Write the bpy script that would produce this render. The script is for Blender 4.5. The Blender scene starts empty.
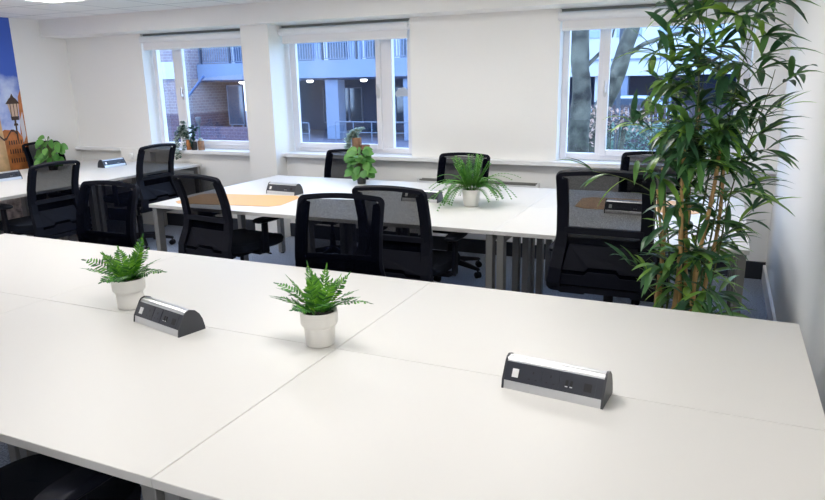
import bpy, bmesh, math, random
from mathutils import Vector, Matrix
R = math.radians
PI = math.pi
sc = bpy.context.scene
col = sc.collection
H0 = 1.585            # eye height; z below are metres above the floor

# ------------------------------------------------------------------ camera
cam_d = bpy.data.cameras.new('camera')
cam_d.sensor_width = 36.0
cam_d.lens = 670.1 / 825 * 36
cam_d.clip_start = 0.05
cam = bpy.data.objects.new('camera', cam_d)
col.objects.link(cam)
r0 = Vector((0.909942, 0.414333, -0.018242))
dn = Vector((0.085657, -0.230789, -0.969226))
fw = Vector((-0.405793, 0.880378, -0.245495))
M = Matrix((r0, -dn, -fw)).transposed()
cam.matrix_world = Matrix.Translation((0, 0, H0)) @ M.to_4x4()
sc.camera = cam

# ------------------------------------------------------------------ world, exposure
w = bpy.data.worlds.new('overcast_sky')
sc.world = w
w.use_nodes = True
wn = w.node_tree.nodes
wn['Background'].inputs[0].default_value = (0.46, 0.66, 1.0, 1)
wn['Background'].inputs[1].default_value = 3.3
LAMP = 9.6            # strength of the ceiling panels
sc.view_settings.view_transform = 'Standard'
sc.view_settings.look = 'None'
sc.view_settings.gamma = 1
sc.view_settings.exposure = 1.07
sc.view_settings.use_curve_mapping = False
sc.cycles.max_bounces = 10
sc.cycles.diffuse_bounces = 6
sc.cycles.transparent_max_bounces = 24
sc.cycles.sample_clamp_indirect = 6


# ------------------------------------------------------------------ materials
def mat(name, c, rough=0.6, metal=0.0, bump=None, var=None, spec=0.5, trans=0.0):
    m = bpy.data.materials.new(name)
    m.use_nodes = True
    nt = m.node_tree
    b = nt.nodes['Principled BSDF']
    b.inputs['Base Color'].default_value = (*c, 1)
    b.inputs['Roughness'].default_value = rough
    b.inputs['Metallic'].default_value = metal
    b.inputs['Specular IOR Level'].default_value = spec
    tc = nt.nodes.new('ShaderNodeTexCoord')
    if var:
        sc_, amt = var
        n = nt.nodes.new('ShaderNodeTexNoise')
        n.inputs['Scale'].default_value = sc_
        n.inputs['Detail'].default_value = 4
        nt.links.new(tc.outputs['Object'], n.inputs['Vector'])
        cr = nt.nodes.new('ShaderNodeValToRGB')
        cr.color_ramp.elements[0].position = 0.3
        cr.color_ramp.elements[1].position = 0.7
        cr.color_ramp.elements[0].color = (*[max(0, v * (1 - amt)) for v in c], 1)
        cr.color_ramp.elements[1].color = (*[min(1, v * (1 + amt)) for v in c], 1)
        nt.links.new(n.outputs['Fac'], cr.inputs['Fac'])
        nt.links.new(cr.outputs['Color'], b.inputs['Base Color'])
    if bump:
        sc_, st = bump
        n = nt.nodes.new('ShaderNodeTexNoise')
        n.inputs['Scale'].default_value = sc_
        nt.links.new(tc.outputs['Object'], n.inputs['Vector'])
        bp = nt.nodes.new('ShaderNodeBump')
        bp.inputs['Strength'].default_value = st
        bp.inputs['Distance'].default_value = 0.01
        nt.links.new(n.outputs['Fac'], bp.inputs['Height'])
        nt.links.new(bp.outputs['Normal'], b.inputs['Normal'])
    return m


def emit(name, c, s):
    m = bpy.data.materials.new(name)
    m.use_nodes = True
    nt = m.node_tree
    nt.nodes.remove(nt.nodes['Principled BSDF'])
    e = nt.nodes.new('ShaderNodeEmission')
    e.inputs[0].default_value = (*c, 1)
    e.inputs[1].default_value = s
    nt.links.new(e.outputs[0], nt.nodes['Material Output'].inputs[0])
    return m


def leafmat(name, cols, rough=0.45):
    m = mat(name, cols[0], rough)
    nt = m.node_tree
    g = nt.nodes.new('ShaderNodeNewGeometry')
    cr = nt.nodes.new('ShaderNodeValToRGB')
    el = cr.color_ramp.elements
    while len(el) < len(cols):
        el.new(0.5)
    for i, c in enumerate(cols):
        el[i].position = i / (len(cols) - 1)
        el[i].color = (*c, 1)
    nt.links.new(g.outputs['Random Per Island'], cr.inputs['Fac'])
    b = nt.nodes['Principled BSDF']
    nt.links.new(cr.outputs['Color'], b.inputs['Base Color'])
    t = nt.nodes.new('ShaderNodeBsdfTranslucent')
    nt.links.new(cr.outputs['Color'], t.inputs['Color'])
    mx = nt.nodes.new('ShaderNodeMixShader')
    mx.inputs[0].default_value = 0.3
    nt.links.new(b.outputs[0], mx.inputs[1])
    nt.links.new(t.outputs[0], mx.inputs[2])
    nt.links.new(mx.outputs[0], nt.nodes['Material Output'].inputs[0])
    return m


def meshmat(name, c, see):
    m = mat(name, c, 0.9, spec=0.0)
    nt = m.node_tree
    b = nt.nodes['Principled BSDF']
    t = nt.nodes.new('ShaderNodeBsdfTransparent')
    mx = nt.nodes.new('ShaderNodeMixShader')
    # a knitted mesh: tiny holes, woven on a fine checked grid
    tc = nt.nodes.new('ShaderNodeTexCoord')
    wv = nt.nodes.new('ShaderNodeTexNoise')
    wv.inputs['Scale'].default_value = 260
    nt.links.new(tc.outputs['Object'], wv.inputs['Vector'])
    mr = nt.nodes.new('ShaderNodeMapRange')
    mr.inputs['From Min'].default_value = 0.3
    mr.inputs['From Max'].default_value = 0.7
    mr.inputs['To Min'].default_value = 1 - see - 0.05
    mr.inputs['To Max'].default_value = 1 - see + 0.05
    nt.links.new(wv.outputs['Fac'], mr.inputs['Value'])
    nt.links.new(mr.outputs[0], mx.inputs[0])
    nt.links.new(t.outputs[0], mx.inputs[1])
    nt.links.new(b.outputs[0], mx.inputs[2])
    nt.links.new(mx.outputs[0], nt.nodes['Material Output'].inputs[0])
    return m


def glassmat(name, tint=(0.93, 0.96, 1.0), refl=0.06):
    m = bpy.data.materials.new(name)
    m.use_nodes = True
    nt = m.node_tree
    nt.nodes.remove(nt.nodes['Principled BSDF'])
    t = nt.nodes.new('ShaderNodeBsdfTransparent')
    t.inputs[0].default_value = (*tint, 1)
    g = nt.nodes.new('ShaderNodeBsdfGlossy')
    g.inputs['Roughness'].default_value = 0.02
    lw = nt.nodes.new('ShaderNodeLayerWeight')
    lw.inputs[0].default_value = 0.25
    mu = nt.nodes.new('ShaderNodeMath')
    mu.operation = 'MULTIPLY_ADD'
    mu.inputs[1].default_value = 0.25
    mu.inputs[2].default_value = refl * 0.4
    nt.links.new(lw.outputs['Facing'], mu.inputs[0])
    mx = nt.nodes.new('ShaderNodeMixShader')
    nt.links.new(mu.outputs[0], mx.inputs[0])
    nt.links.new(t.outputs[0], mx.inputs[1])
    nt.links.new(g.outputs[0], mx.inputs[2])
    nt.links.new(mx.outputs[0], nt.nodes['Material Output'].inputs[0])
    return m


def gridmat(name, c, gap_c, ox, oy, pitch, width, rough=0.8):
    """ceiling tiles / pavers: dark joints on a square world grid"""
    m = mat(name, c, rough)
    nt = m.node_tree
    g = nt.nodes.new('ShaderNodeNewGeometry')
    s = nt.nodes.new('ShaderNodeSeparateXYZ')
    nt.links.new(g.outputs['Position'], s.inputs[0])
    outs = []
    for ax, off in (('X', ox), ('Y', oy)):
        a = nt.nodes.new('ShaderNodeMath'); a.operation = 'SUBTRACT'
        a.inputs[1].default_value = off - pitch / 2
        nt.links.new(s.outputs[ax], a.inputs[0])
        d = nt.nodes.new('ShaderNodeMath'); d.operation = 'PINGPONG'
        d.inputs[1].default_value = pitch / 2
        nt.links.new(a.outputs[0], d.inputs[0])
        l = nt.nodes.new('ShaderNodeMath'); l.operation = 'GREATER_THAN'
        l.inputs[1].default_value = pitch / 2 - width / 2
        nt.links.new(d.outputs[0], l.inputs[0])
        outs.append(l)
    mx = nt.nodes.new('ShaderNodeMath'); mx.operation = 'MAXIMUM'
    nt.links.new(outs[0].outputs[0], mx.inputs[0])
    nt.links.new(outs[1].outputs[0], mx.inputs[1])
    mc = nt.nodes.new('ShaderNodeMix'); mc.data_type = 'RGBA'
    mc.inputs[6].default_value = (*c, 1)
    mc.inputs[7].default_value = (*gap_c, 1)
    nt.links.new(mx.outputs[0], mc.inputs[0])
    nt.links.new(mc.outputs[2], nt.nodes['Principled BSDF'].inputs['Base Color'])
    return m


def brickmat(name, c1, c2, mortar, scale):
    m = mat(name, c1, 0.9)
    nt = m.node_tree
    tc = nt.nodes.new('ShaderNodeTexCoord')
    sp = nt.nodes.new('ShaderNodeSeparateXYZ')
    ad = nt.nodes.new('ShaderNodeMath')
    mp = nt.nodes.new('ShaderNodeCombineXYZ')
    nt.links.new(sp.outputs[0], ad.inputs[0])
    nt.links.new(sp.outputs[1], ad.inputs[1])
    nt.links.new(ad.outputs[0], mp.inputs[0])
    nt.links.new(sp.outputs[2], mp.inputs[1])
    b = nt.nodes.new('ShaderNodeTexBrick')
    b.inputs['Color1'].default_value = (*c1, 1)
    b.inputs['Color2'].default_value = (*c2, 1)
    b.inputs['Mortar'].default_value = (*mortar, 1)
    b.inputs['Scale'].default_value = scale
    b.inputs['Mortar Size'].default_value = 0.02
    nt.links.new(tc.outputs['Object'], sp.inputs[0])
    nt.links.new(mp.outputs[0], b.inputs['Vector'])
    nt.links.new(b.outputs['Color'], nt.nodes['Principled BSDF'].inputs['Base Color'])
    return m


def skymat(name):
    """a printed photograph: deep blue sky with white cloud"""
    m = mat(name, (0.05, 0.13, 0.6), 0.5)
    nt = m.node_tree
    tc = nt.nodes.new('ShaderNodeTexCoord')
    n = nt.nodes.new('ShaderNodeTexNoise')
    n.inputs['Scale'].default_value = 2.6
    n.inputs['Detail'].default_value = 7
    nt.links.new(tc.outputs['Object'], n.inputs['Vector'])
    s = nt.nodes.new('ShaderNodeSeparateXYZ')
    nt.links.new(tc.outputs['Object'], s.inputs[0])
    band = nt.nodes.new('ShaderNodeMapRange')      # clouds gather in the lower half of the sky
    band.inputs['From Min'].default_value = 0.75
    band.inputs['From Max'].default_value = 0.3
    band.inputs['To Min'].default_value = -0.3
    band.inputs['To Max'].default_value = 0.12
    nt.links.new(s.outputs['Z'], band.inputs['Value'])
    a = nt.nodes.new('ShaderNodeMath'); a.operation = 'ADD'
    nt.links.new(n.outputs['Fac'], a.inputs[0])
    nt.links.new(band.outputs[0], a.inputs[1])
    cr = nt.nodes.new('ShaderNodeValToRGB')
    cr.color_ramp.elements[0].position = 0.46
    cr.color_ramp.elements[0].color = (0.045, 0.12, 0.56, 1)
    cr.color_ramp.elements[1].position = 0.68
    cr.color_ramp.elements[1].color = (0.62, 0.7, 0.9, 1)
    nt.links.new(a.outputs[0], cr.inputs['Fac'])
    nt.links.new(cr.outputs[0], nt.nodes['Principled BSDF'].inputs['Base Color'])
    return m


WALL = mat('wall_paint', (0.88, 0.87, 0.85), 0.85, bump=(60, 0.05))
WHITEP = mat('white_gloss_paint', (0.84, 0.84, 0.85), 0.4)
UPVC = mat('white_upvc', (0.8, 0.79, 0.82), 0.35)
BLIND = mat('white_blind_fabric', (0.8, 0.79, 0.8), 0.8)
CEIL = gridmat('ceiling_tile', (0.82, 0.81, 0.82), (0.5, 0.5, 0.53), -5.5, 4.5, 0.6, 0.018)
CARPET = mat('blue_grey_carpet', (0.33, 0.37, 0.46), 0.95, bump=(400, 0.6), var=(110, 0.5), spec=0.1)
SKIRT = mat('dark_skirting', (0.02, 0.024, 0.035), 0.6)
LAM = mat('white_laminate', (0.69, 0.672, 0.642), 0.42, spec=0.4)
STEEL = mat('grey_coated_steel', (0.25, 0.245, 0.235), 0.42, metal=0.25)
BLACKP = mat('black_plastic', (0.005, 0.006, 0.012), 0.5, spec=.2)
BLACKF = mat('black_fabric', (0.01, 0.013, 0.022), 0.9, bump=(300, 0.3), spec=0.2)
GREYP = mat('charcoal_plastic', (0.006, 0.007, 0.013), 0.6, spec=.12)
MESHF = meshmat('black_chair_mesh', (0.0025, 0.0032, 0.007), 0.14)
CHROME = mat('brushed_aluminium', (0.68, 0.68, 0.69), 0.36, metal=1.0)
DARKCAP = mat('dark_grey_endcap', (0.035, 0.037, 0.045), 0.4)
FASCIA = mat('black_fascia', (0.02, 0.023, 0.035), 0.4)
SOCK = mat('socket_slot', (0.001, 0.001, 0.002), 0.5)
SWITCH = mat('white_switch', (0.75, 0.75, 0.75), 0.3)
POTW = mat('white_ceramic', (0.82, 0.8, 0.76), 0.45, bump=(25, 0.04))
SOIL = mat('dark_soil', (0.012, 0.01, 0.008), 0.95, bump=(150, 0.8))
POTD = mat('dark_pot', (0.03, 0.03, 0.03), 0.6)
COPPER = mat('orange_copper_pot', (0.5, 0.2, 0.07), 0.4, metal=0.3)
WOODP = mat('brown_wooden_pot', (0.3, 0.17, 0.1), 0.7, var=(40, 0.3))
TAN = mat('tan_leather', (0.72, 0.42, 0.18), 0.6, bump=(200, 0.1))
CANE = mat('bamboo_cane', (0.5, 0.3, 0.12), 0.5, var=(18, 0.25))
TWIG = mat('green_twig', (0.09, 0.12, 0.04), 0.6)
LEAF_B = leafmat('bamboo_leaf', [(0.03, 0.085, 0.045), (0.045, 0.125, 0.055), (0.06, 0.165, 0.06), (0.085, 0.21, 0.06), (0.17, 0.34, 0.07), (0.34, 0.58, 0.08)], .35)
LEAF_F = leafmat('fern_leaf', [(0.015, 0.085, 0.02), (0.03, 0.14, 0.025), (0.06, 0.22, 0.03), (0.12, 0.36, 0.03)])
LEAF_Y = leafmat('young_fern_leaf', [(0.02, 0.1, 0.015), (0.06, 0.22, 0.02), (0.1, 0.3, 0.02), (0.2, 0.46, 0.03)])
LEAF_S = leafmat('trailing_fern_leaf', [(0.05, 0.19, 0.03), (0.09, 0.27, 0.04), (0.16, 0.36, 0.07)])
LEAF_M = leafmat('broad_leaf', [(0.05, 0.17, 0.035), (0.1, 0.28, 0.06), (0.17, 0.38, 0.09)])
LEAF_V = leafmat('variegated_leaf', [(0.02, 0.07, 0.05), (0.04, 0.13, 0.09), (0.5, 0.58, 0.5), (0.62, 0.68, 0.62)])
LEAF_G = leafmat('grey_green_leaf', [(0.22, 0.34, 0.28), (0.4, 0.52, 0.46), (0.6, 0.7, 0.64)])
PANEL = emit('light_panel', (1.0, 0.985, 0.955), LAMP)
PANE = glassmat('window_glass')


# ------------------------------------------------------------------ mesh helpers
class MB:
    def __init__(self):
        self.v = []
        self.f = []

    def box(self, x0, x1, y0, y1, z0, z1, mt=None):
        n = len(self.v)
        vs = [(x, y, z) for z in (z0, z1) for y in (y0, y1) for x in (x0, x1)]
        if mt:
            vs = [tuple(mt @ Vector(q)) for q in vs]
        self.v += vs
        for q in ((0, 2, 3, 1), (4, 5, 7, 6), (0, 1, 5, 4), (2, 6, 7, 3), (0, 4, 6, 2), (1, 3, 7, 5)):
            self.f.append(tuple(n + i for i in q))
        return self

    def rings(self, rings, closed=False, caps=True):
        n = len(self.v)
        k = len(rings[0])
        for r in rings:
            self.v += [tuple(p) for p in r]
        m = len(rings)
        for i in range(m if closed else m - 1):
            a = n + i * k
            b = n + ((i + 1) % m) * k
            for j in range(k):
                self.f.append((a + j, a + (j + 1) % k, b + (j + 1) % k, b + j))
        if caps and not closed:
            self.f.append(tuple(n + j for j in reversed(range(k))))
            self.f.append(tuple(n + (m - 1) * k + j for j in range(k)))
        return self

    def tube(self, pts, rad, n=8, caps=True):
        pts = [Vector(p) for p in pts]
        if not isinstance(rad, (list, tuple)):
            rad = [rad] * len(pts)
        rings = []
        for i, p in enumerate(pts):
            t = (pts[min(i + 1, len(pts) - 1)] - pts[max(i - 1, 0)]).normalized()
            up = Vector((0, 0, 1)) if abs(t.z) < 0.9 else Vector((1, 0, 0))
            a = t.cross(up).normalized()
            b = t.cross(a)
            rings.append([p + a * math.cos(2 * PI * j / n) * rad[i] + b * math.sin(2 * PI * j / n) * rad[i] for j in range(n)])
        return self.rings(rings, caps=caps)

    def lathe(self, prof, cx=0, cy=0, n=28, caps=True):
        rings = [[(cx + r * math.cos(2 * PI * j / n), cy + r * math.sin(2 * PI * j / n), z) for j in range(n)] for r, z in prof]
        return self.rings(rings, caps=caps)

    def prism(self, poly, x0, x1, axis='x', mt=None):
        def P(a, u, v):
            q = (a, u, v) if axis == 'x' else ((u, a, v) if axis == 'y' else (u, v, a))
            return tuple(mt @ Vector(q)) if mt else q
        return self.rings([[P(x0, u, v) for u, v in poly], [P(x1, u, v) for u, v in poly]])

    def leaf(self, p, d, up, L, W, droop=0.0, seg=4, fold=0.12, shape='lance'):
        """one leaf blade starting at p along d"""
        d = Vector(d).normalized()
        s = d.cross(Vector(up))
        if s.length < 1e-3:
            s = d.cross(Vector((1, 0.3, 0)))
        s.normalize()
        nrm = s.cross(d).normalized()
        p = Vector(p)
        n = len(self.v)
        cur = p.copy()
        dd = d.copy()
        for i in range(seg + 1):
            t = i / seg
            if shape == 'lance':
                wd = W * (math.sin(PI * min(1, t * 0.92 + 0.08)) ** 0.8) if i < seg else 0.0
            elif shape == 'heart':
                wd = W * (1 - t) ** 0.55 * (0.75 + 0.6 * math.sin(PI * min(1, t * 1.6))) if i < seg else 0
            else:
                wd = W * (math.sin(PI * (t ** .8 * 0.9 + 0.08))) ** .75 if i < seg else W * 0.03
            wd /= 2
            self.v.append(tuple(cur - s * wd + nrm * wd * fold * 2))
            self.v.append(tuple(cur))
            self.v.append(tuple(cur + s * wd + nrm * wd * fold * 2))
            cur = cur + dd * (L / seg)
            dd = (dd + Vector((0, 0, -1)) * droop / seg).normalized()
        for i in range(seg):
            a = n + i * 3
            self.f.append((a, a + 1, a + 4, a + 3))
            self.f.append((a + 1, a + 2, a + 5, a + 4))
        return self

    def build(self, name, m, parent=None, smooth=False, bevel=0.0, loc=None, rotz=0.0, seg=2, recalc=True):
        me = bpy.data.meshes.new(name)
        me.from_pydata(self.v, [], self.f)
        me.materials.append(m)
        if recalc:
            bm = bmesh.new()
            bm.from_mesh(me)
            bmesh.ops.recalc_face_normals(bm, faces=bm.faces)
            bm.to_mesh(me)
            bm.free()
        if smooth:
            for p in me.polygons:
                p.use_smooth = True
        o = bpy.data.objects.new(name, me)
        col.objects.link(o)
        if parent:
            o.parent = parent
        if bevel:
            b = o.modifiers.new('bevel', 'BEVEL')
            b.width = bevel
            b.segments = seg
            b.limit_method = 'ANGLE'
            b.angle_limit = R(40)
        if smooth and bevel == 0:
            e = o.modifiers.new('edges', 'EDGE_SPLIT')
            e.split_angle = R(45)
        if loc:
            o.location = loc
        o.rotation_euler.z = rotz
        return o


def struct(o):
    o['kind'] = 'structure'
    return o


def tag(o, label, cat, group=None, kind=None):
    o['label'] = label
    o['category'] = cat
    if group:
        o['group'] = group
    if kind:
        o['kind'] = kind
    return o


def empty(name, loc=(0, 0, 0), rz=0.0):
    o = bpy.data.objects.new(name, None)
    o.empty_display_size = 0.1
    col.objects.link(o)
    o.location = loc
    o.rotation_euler.z = rz
    return o


def kids(o):
    return [c for c in bpy.data.objects if c.parent is o]


def copy_tree(o, parent=None):
    c = o.copy()
    col.objects.link(c)
    if parent:
        c.parent = parent
    for ch in kids(o):
        copy_tree(ch, c)
    return c


# ================================================================== THE ROOM
XL, XR, YB, YW, ZC = -7.1, 0.4, -1.6, 5.8, 2.318
struct(MB().box(XL - .2, XR + .2, YB - .2, 6.05, -0.1, 0).build('floor', CARPET))
struct(MB().box(XL - .2, XR + .2, YB - .2, 6.05, ZC, ZC + .1).build('ceiling', CEIL))
struct(MB().box(XL - .2, XL, YB - .2, 6.05, 0, ZC).build('wall_left', WALL))
struct(MB().box(XR, XR + .2, YB - .2, 6.05, 0, ZC).build('wall_right', WALL))
struct(MB().box(XL, XR, YB - .2, YB, 0, ZC).build('wall_back', WALL))
ZS, ZH = 0.885, 2.135          # sill top, window head (= underside of the bulkhead)
WIN = [(-5.93, -4.38), (-4.09, -2.66), (-1.29, 0.16)]
wm = MB().box(XL, XR, YW, 6.05, 0, ZS - .04)
xs = [XL] + [v for p in WIN for v in p] + [XR]
for a, b in zip(xs[0::2], xs[1::2]):
    wm.box(a, b, YW, 6.05, ZS - .04, ZH)
wm.box(XL, XR, YW, 6.05, ZH, ZC)
struct(wm.build('wall_window', WALL))
struct(MB().box(XL, XR, 5.48, YW, ZH, ZC).build('trim_1', WALL))                    # bulkhead over the windows
struct(MB().box(-4.42, -4.09, 5.62, YW, 0, ZH).build('trim_2', WALL))               # column between windows
struct(MB().box(-6.35, -5.9, 5.725, YW, 0, ZS - .002).build('trim_3', WALL))        # pier below the ledge
struct(MB().box(XL, -6.35, 5.72, YW, ZS - .035, ZS).build('trim_4', WHITEP, bevel=.004))
lm = MB().box(-5.9, -4.42, 5.715, YW, ZS - .035, ZS).box(WIN[0][0], WIN[0][1], YW, 5.97, ZS - .04, ZS)
struct(lm.build('trim_5', WHITEP))
lm = MB().box(-4.09, XR, 5.715, YW, ZS - .035, ZS)
for a, b in WIN[1:]:
    lm.box(a, b, YW, 5.97, ZS - .04, ZS)
struct(lm.build('trim_6', WHITEP))
struct(MB().box(XL, -6.352, YW - .02, YW, 0, .14).box(-5.898, -4.422, YW - .02, YW, 0, .14).box(-4.088, XR, YW - .02, YW, 0, .14).build('baseboard_window', SKIRT))
struct(MB().box(XR - .018, XR, YB, YW - .02, 0, .12).build('baseboard_right', WHITEP))
struct(MB().box(XL, XL + .018, YB, 2.0, 0, .12).box(XL, XL + .018, 5.13, YW - .02, 0, .12).build('baseboard_left', SKIRT))
struct(MB().box(XL + .02, XR - .02, YB, YB + .018, 0, .12).build('baseboard_back', SKIRT))


# windows: frame, casement, glass, handle
def window(n, x0, x1, mx0, mx1, big):
    z0, z1 = ZS + .005, ZH
    ya, yb = 5.93, 5.99
    f = MB()
    F = .055
    f.box(x0, x0 + F, ya, yb, z0, z1).box(x1 - F, x1, ya, yb, z0, z1)
    f.box(x0 + F, x1 - F, ya, yb, z0, z0 + F).box(x0 + F, x1 - F, ya, yb, z1 - F, z1)
    f.box(mx0, mx1, ya, yb, z0 + F, z1 - F)
    o = struct(f.build('window_%d' % n, UPVC, bevel=.005))
    # opening casement sits proud of the frame, round the bigger light
    a, b = ((x0 + F, mx0) if big == 'l' else (mx1, x1 - F))
    c = MB()
    a -= .018; b += .018
    G = .052
    c.box(a, a + G, ya - .022, ya + .02, z0 + F - .018, z1 - F).box(b - G, b, ya - .022, ya + .02, z0 + F - .018, z1 - F)
    c.box(a + G, b - G, ya - .022, ya + .02, z0 + F - .018, z0 + F - .018 + G).box(a + G, b - G, ya - .022, ya + .02, z1 - F - G, z1 - F)
    cs = c.build('casement', UPVC, o, bevel=.005)
    hx = (b - G / 2) if big == 'l' else (a + G / 2)
    h = MB().prism([(hx + .019 * math.cos(t), H0 - .11 + .058 * math.sin(t)) for t in [2 * PI * k / 16 for k in range(16)]], ya - .032, ya - .0225, axis='y')
    h.box(hx - .008, hx + .008, ya - .058, ya - .03, H0 - .13, H0 - .105).box(hx - .008, hx + .008, ya - .062, ya - .05, H0 - .13, H0 - .03)
    h.build('window_handle', CHROME, cs, bevel=.003)
    g = MB().box(x0 + F - .01, mx0 + .01, ya + .028, ya + .034, z0 + F - .01, z1 - F + .01)
    g.build('pane', PANE, o)
    g = MB().box(mx1 - .01, x1 - F + .01, ya + .028, ya + .034, z0 + F - .01, z1 - F + .01)
    g.build('pane', PANE, o)
    return o


window(1, -5.91, -4.385, -5.62, -5.5, 'r')
window(2, -4.07, -2.7, -3.045, -2.915, 'l')
window(3, -1.29, .155, -.99, -.93, 'r')


def blind(x0, x1, label):
    t = empty('roller_blind', ((x0 + x1) / 2, 5.80, ZH - .012))
    L = (x1 - x0) / 2
    # rounded cassette
    prof = [(.015 + .032 * math.cos(a), -.055 + .032 * math.sin(a)) for a in [R(90 + 15 * k) for k in range(13)]]
    MB().prism([(u - .02, v) for u, v in prof] + [(.04, -.087), (.04, -.023)], -L, L).build('cassette', WHITEP, t, smooth=True)
    MB().box(-L + .02, L - .02, .0, .02, -.15, -.085).build('blind_fabric', BLIND, t)
    MB().box(-L + .02, L - .02, -.006, .026, -.166, -.148).build('bottom_bar', WHITEP, t, bevel=.003)
    MB().box(-L, L, .03, .05, -.012, .008).build('mounting_rail', STEEL, t)
    for s in (-1, 1):
        MB().prism([(.03 + .045 * math.cos(a), -.045 + .045 * math.sin(a)) for a in [2 * PI * k / 14 for k in range(14)]], s * L, s * (L + .012)).build('end_bracket', WHITEP, t)
    return tag(t, label, 'blind', 'roller blinds in the window heads')


blind(-5.92, -4.44, 'white roller blind rolled up in the head of the left window by the brick wall')
blind(-4.075, -2.67, 'white roller blind rolled up in the head of the middle window')
blind(-1.3, .155, 'white roller blind rolled up in the head of the right window behind the bamboo plant')


# ceiling light panels
def light(x, y, label):
    t = empty('ceiling_light', (x, y, ZC))
    f = MB()
    for a, b, c, d in ((-.3, .3, -.3, -.28), (-.3, .3, .28, .3), (-.3, -.28, -.28, .28), (.28, .3, -.28, .28)):
        f.box(a, b, c, d, -.012, -.001)
    f.build('frame', WHITEP, t)
    MB().box(-.28, .28, -.28, .28, -.008, -.002).build('diffuser', PANEL, t)
    return tag(t, label, 'ceiling light', 'flat light panels in the ceiling grid')


for x, y, lab in ((-5.2, 4.12, 'square white light panel in the ceiling, in the top left corner of the photo'),
                  (-6.4, 2.9, 'unseen square light panel added to brighten the left wall, nearer the windows'),  # added out of view to lift the dim left wall
                  (-6.4, .5, 'unseen square light panel added to brighten the left wall, farther from the windows'),  # another unseen panel, added for more light on the left side
                  (-2.8, 4.12, 'square white light panel over the second bench of desks'),
                  (-3.4, 2.3, 'square white light panel between the nearest and second benches'),
                  (-1.0, 4.12, 'square white light panel in front of the right window'),
                  (-1.0, 1.7, 'square white light panel over the right end of the nearest bench'),
                  (-.4, -.6, 'unseen square light panel added behind the camera to brighten the near desk edge')):  # added fill panel, out of view, lights the nearest bench's front edge
    light(x, y, lab)

# printed wall mural on the left wall
X0 = XL + .001
mu = tag(empty('wall_mural', (XL, 3.56, 1.15)), 'tall printed photo mural of blue sky, street lantern and orange town houses', 'mural')


def mural_poly(name, pts, layer, m, par=mu):
    b = MB().prism([(y, z) for y, z in pts], X0 + .0008 * layer, X0 + .0008 * (layer + 1), axis='x')
    b.v = [(x - XL, y - 3.56, z - 1.15) for x, y, z in b.v] if par is mu else [(x - XL, y - 3.56, z - 1.15) for x, y, z in b.v]
    return b.build(name, m, par)


me_sky = MB().box(X0, X0 + .003, 2.0, 5.122, 0.0, ZC - .003)
me_sky.v = [(x - XL, y - 3.56, z - 1.15) for x, y, z in me_sky.v]
SKYM = skymat('printed_sky')
me_sky.build('mural_sheet', SKYM, mu)
zt = lambda z: z + H0
ORG = mat('printed_orange_facade', (0.5, 0.17, 0.045), 0.6, var=(9, 0.35))
SAND = mat('printed_sand_facade', (0.62, 0.4, 0.2), 0.6, var=(7, 0.3))
PALE = mat('printed_pale_banner', (0.62, 0.6, 0.62), 0.6)
BRN = mat('printed_dark_brown', (0.06, 0.03, 0.02), 0.6)
LANT = mat('printed_lantern_glass', (0.6, 0.42, 0.3), 0.5)
PAVE = mat('printed_pavement', (0.45, 0.38, 0.37), 0.7, var=(14, 0.7))
mural_poly('mural_street', [(2.0, .02), (5.122, .02), (5.122, .62), (2.0, .62)], 4, PAVE)
mural_poly('mural_house', [(4.2, .6), (5.122, .5), (5.122, zt(-.62)), (5.02, zt(-.46)), (4.87, zt(-.44)), (4.82, zt(-.47)), (4.2, zt(-.4))], 5, ORG)
mural_poly('mural_house', [(2.0, .6), (4.87, .6), (4.84, zt(-.3)), (4.8, zt(-.12)), (4.5, zt(.05)), (2.0, zt(.2))], 6, SAND)
for k in range(7):
    yy, z_ = 4.895 + .028 * k, zt(-.56) - (k % 2) * .002
    mural_poly('mural_window', [(yy, z_ - .045), (yy + .013, z_ - .045), (yy + .013, z_), (yy, z_)], 7, BRN)
    mural_poly('mural_window', [(yy, z_ - .145), (yy + .013, z_ - .145), (yy + .013, z_ - .095), (yy, z_ - .095)], 7, BRN)
    mural_poly('mural_window', [(yy, z_ - .245), (yy + .013, z_ - .245), (yy + .013, z_ - .195), (yy, z_ - .195)], 7, BRN)
mural_poly('mural_house', [(5.05, zt(-.5)), (5.122, zt(-.62)), (5.122, zt(-.02)), (5.085, zt(-.1)), (5.07, zt(-.3))], 5, ORG)
mural_poly('mural_banner', [(5.06, zt(-.36)), (5.105, zt(-.26)), (5.112, zt(-.52)), (5.068, zt(-.6))], 8, PALE)
# lantern on its bracket
mural_poly('mural_lantern', [(4.975, zt(-.31)), (5.055, zt(-.31)), (5.075, zt(-.17)), (4.945, zt(-.17))], 9, LANT)
mural_poly('mural_lantern', [(4.925, zt(-.17)), (5.09, zt(-.17)), (5.05, zt(-.115)), (5.03, zt(-.1)), (5.01, zt(-.06)), (4.99, zt(-.1)), (4.97, zt(-.115))], 10, BRN)
mural_poly('mural_lantern', [(4.97, zt(-.345)), (5.055, zt(-.345)), (5.06, zt(-.305)), (4.965, zt(-.305))], 10, BRN)
mural_poly('mural_lantern', [(5.0, zt(-.56)), (5.016, zt(-.56)), (5.02, zt(-.34)), (5.0, zt(-.34))], 10, BRN)
for yy in (4.972, 5.01, 5.048):
    mural_poly('mural_lantern', [(yy, zt(-.31)), (yy + .006, zt(-.31)), (yy + .008, zt(-.17)), (yy, zt(-.17))], 11, BRN)
for k in range(9):
    a0, a1 = k / 9, (k + 1) / 9
    ya_, yb_ = 5.01 - .3 * a0, 5.01 - .3 * a1
    za_, zb_ = zt(-.5 + .05 * math.sin(a0 * 9)), zt(-.5 + .05 * math.sin(a1 * 9))
    mural_poly('mural_bracket', [(yb_, zb_ - .012), (ya_, za_ - .012), (ya_, za_ + .012), (yb_, zb_ + .012)], 10, BRN)
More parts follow.
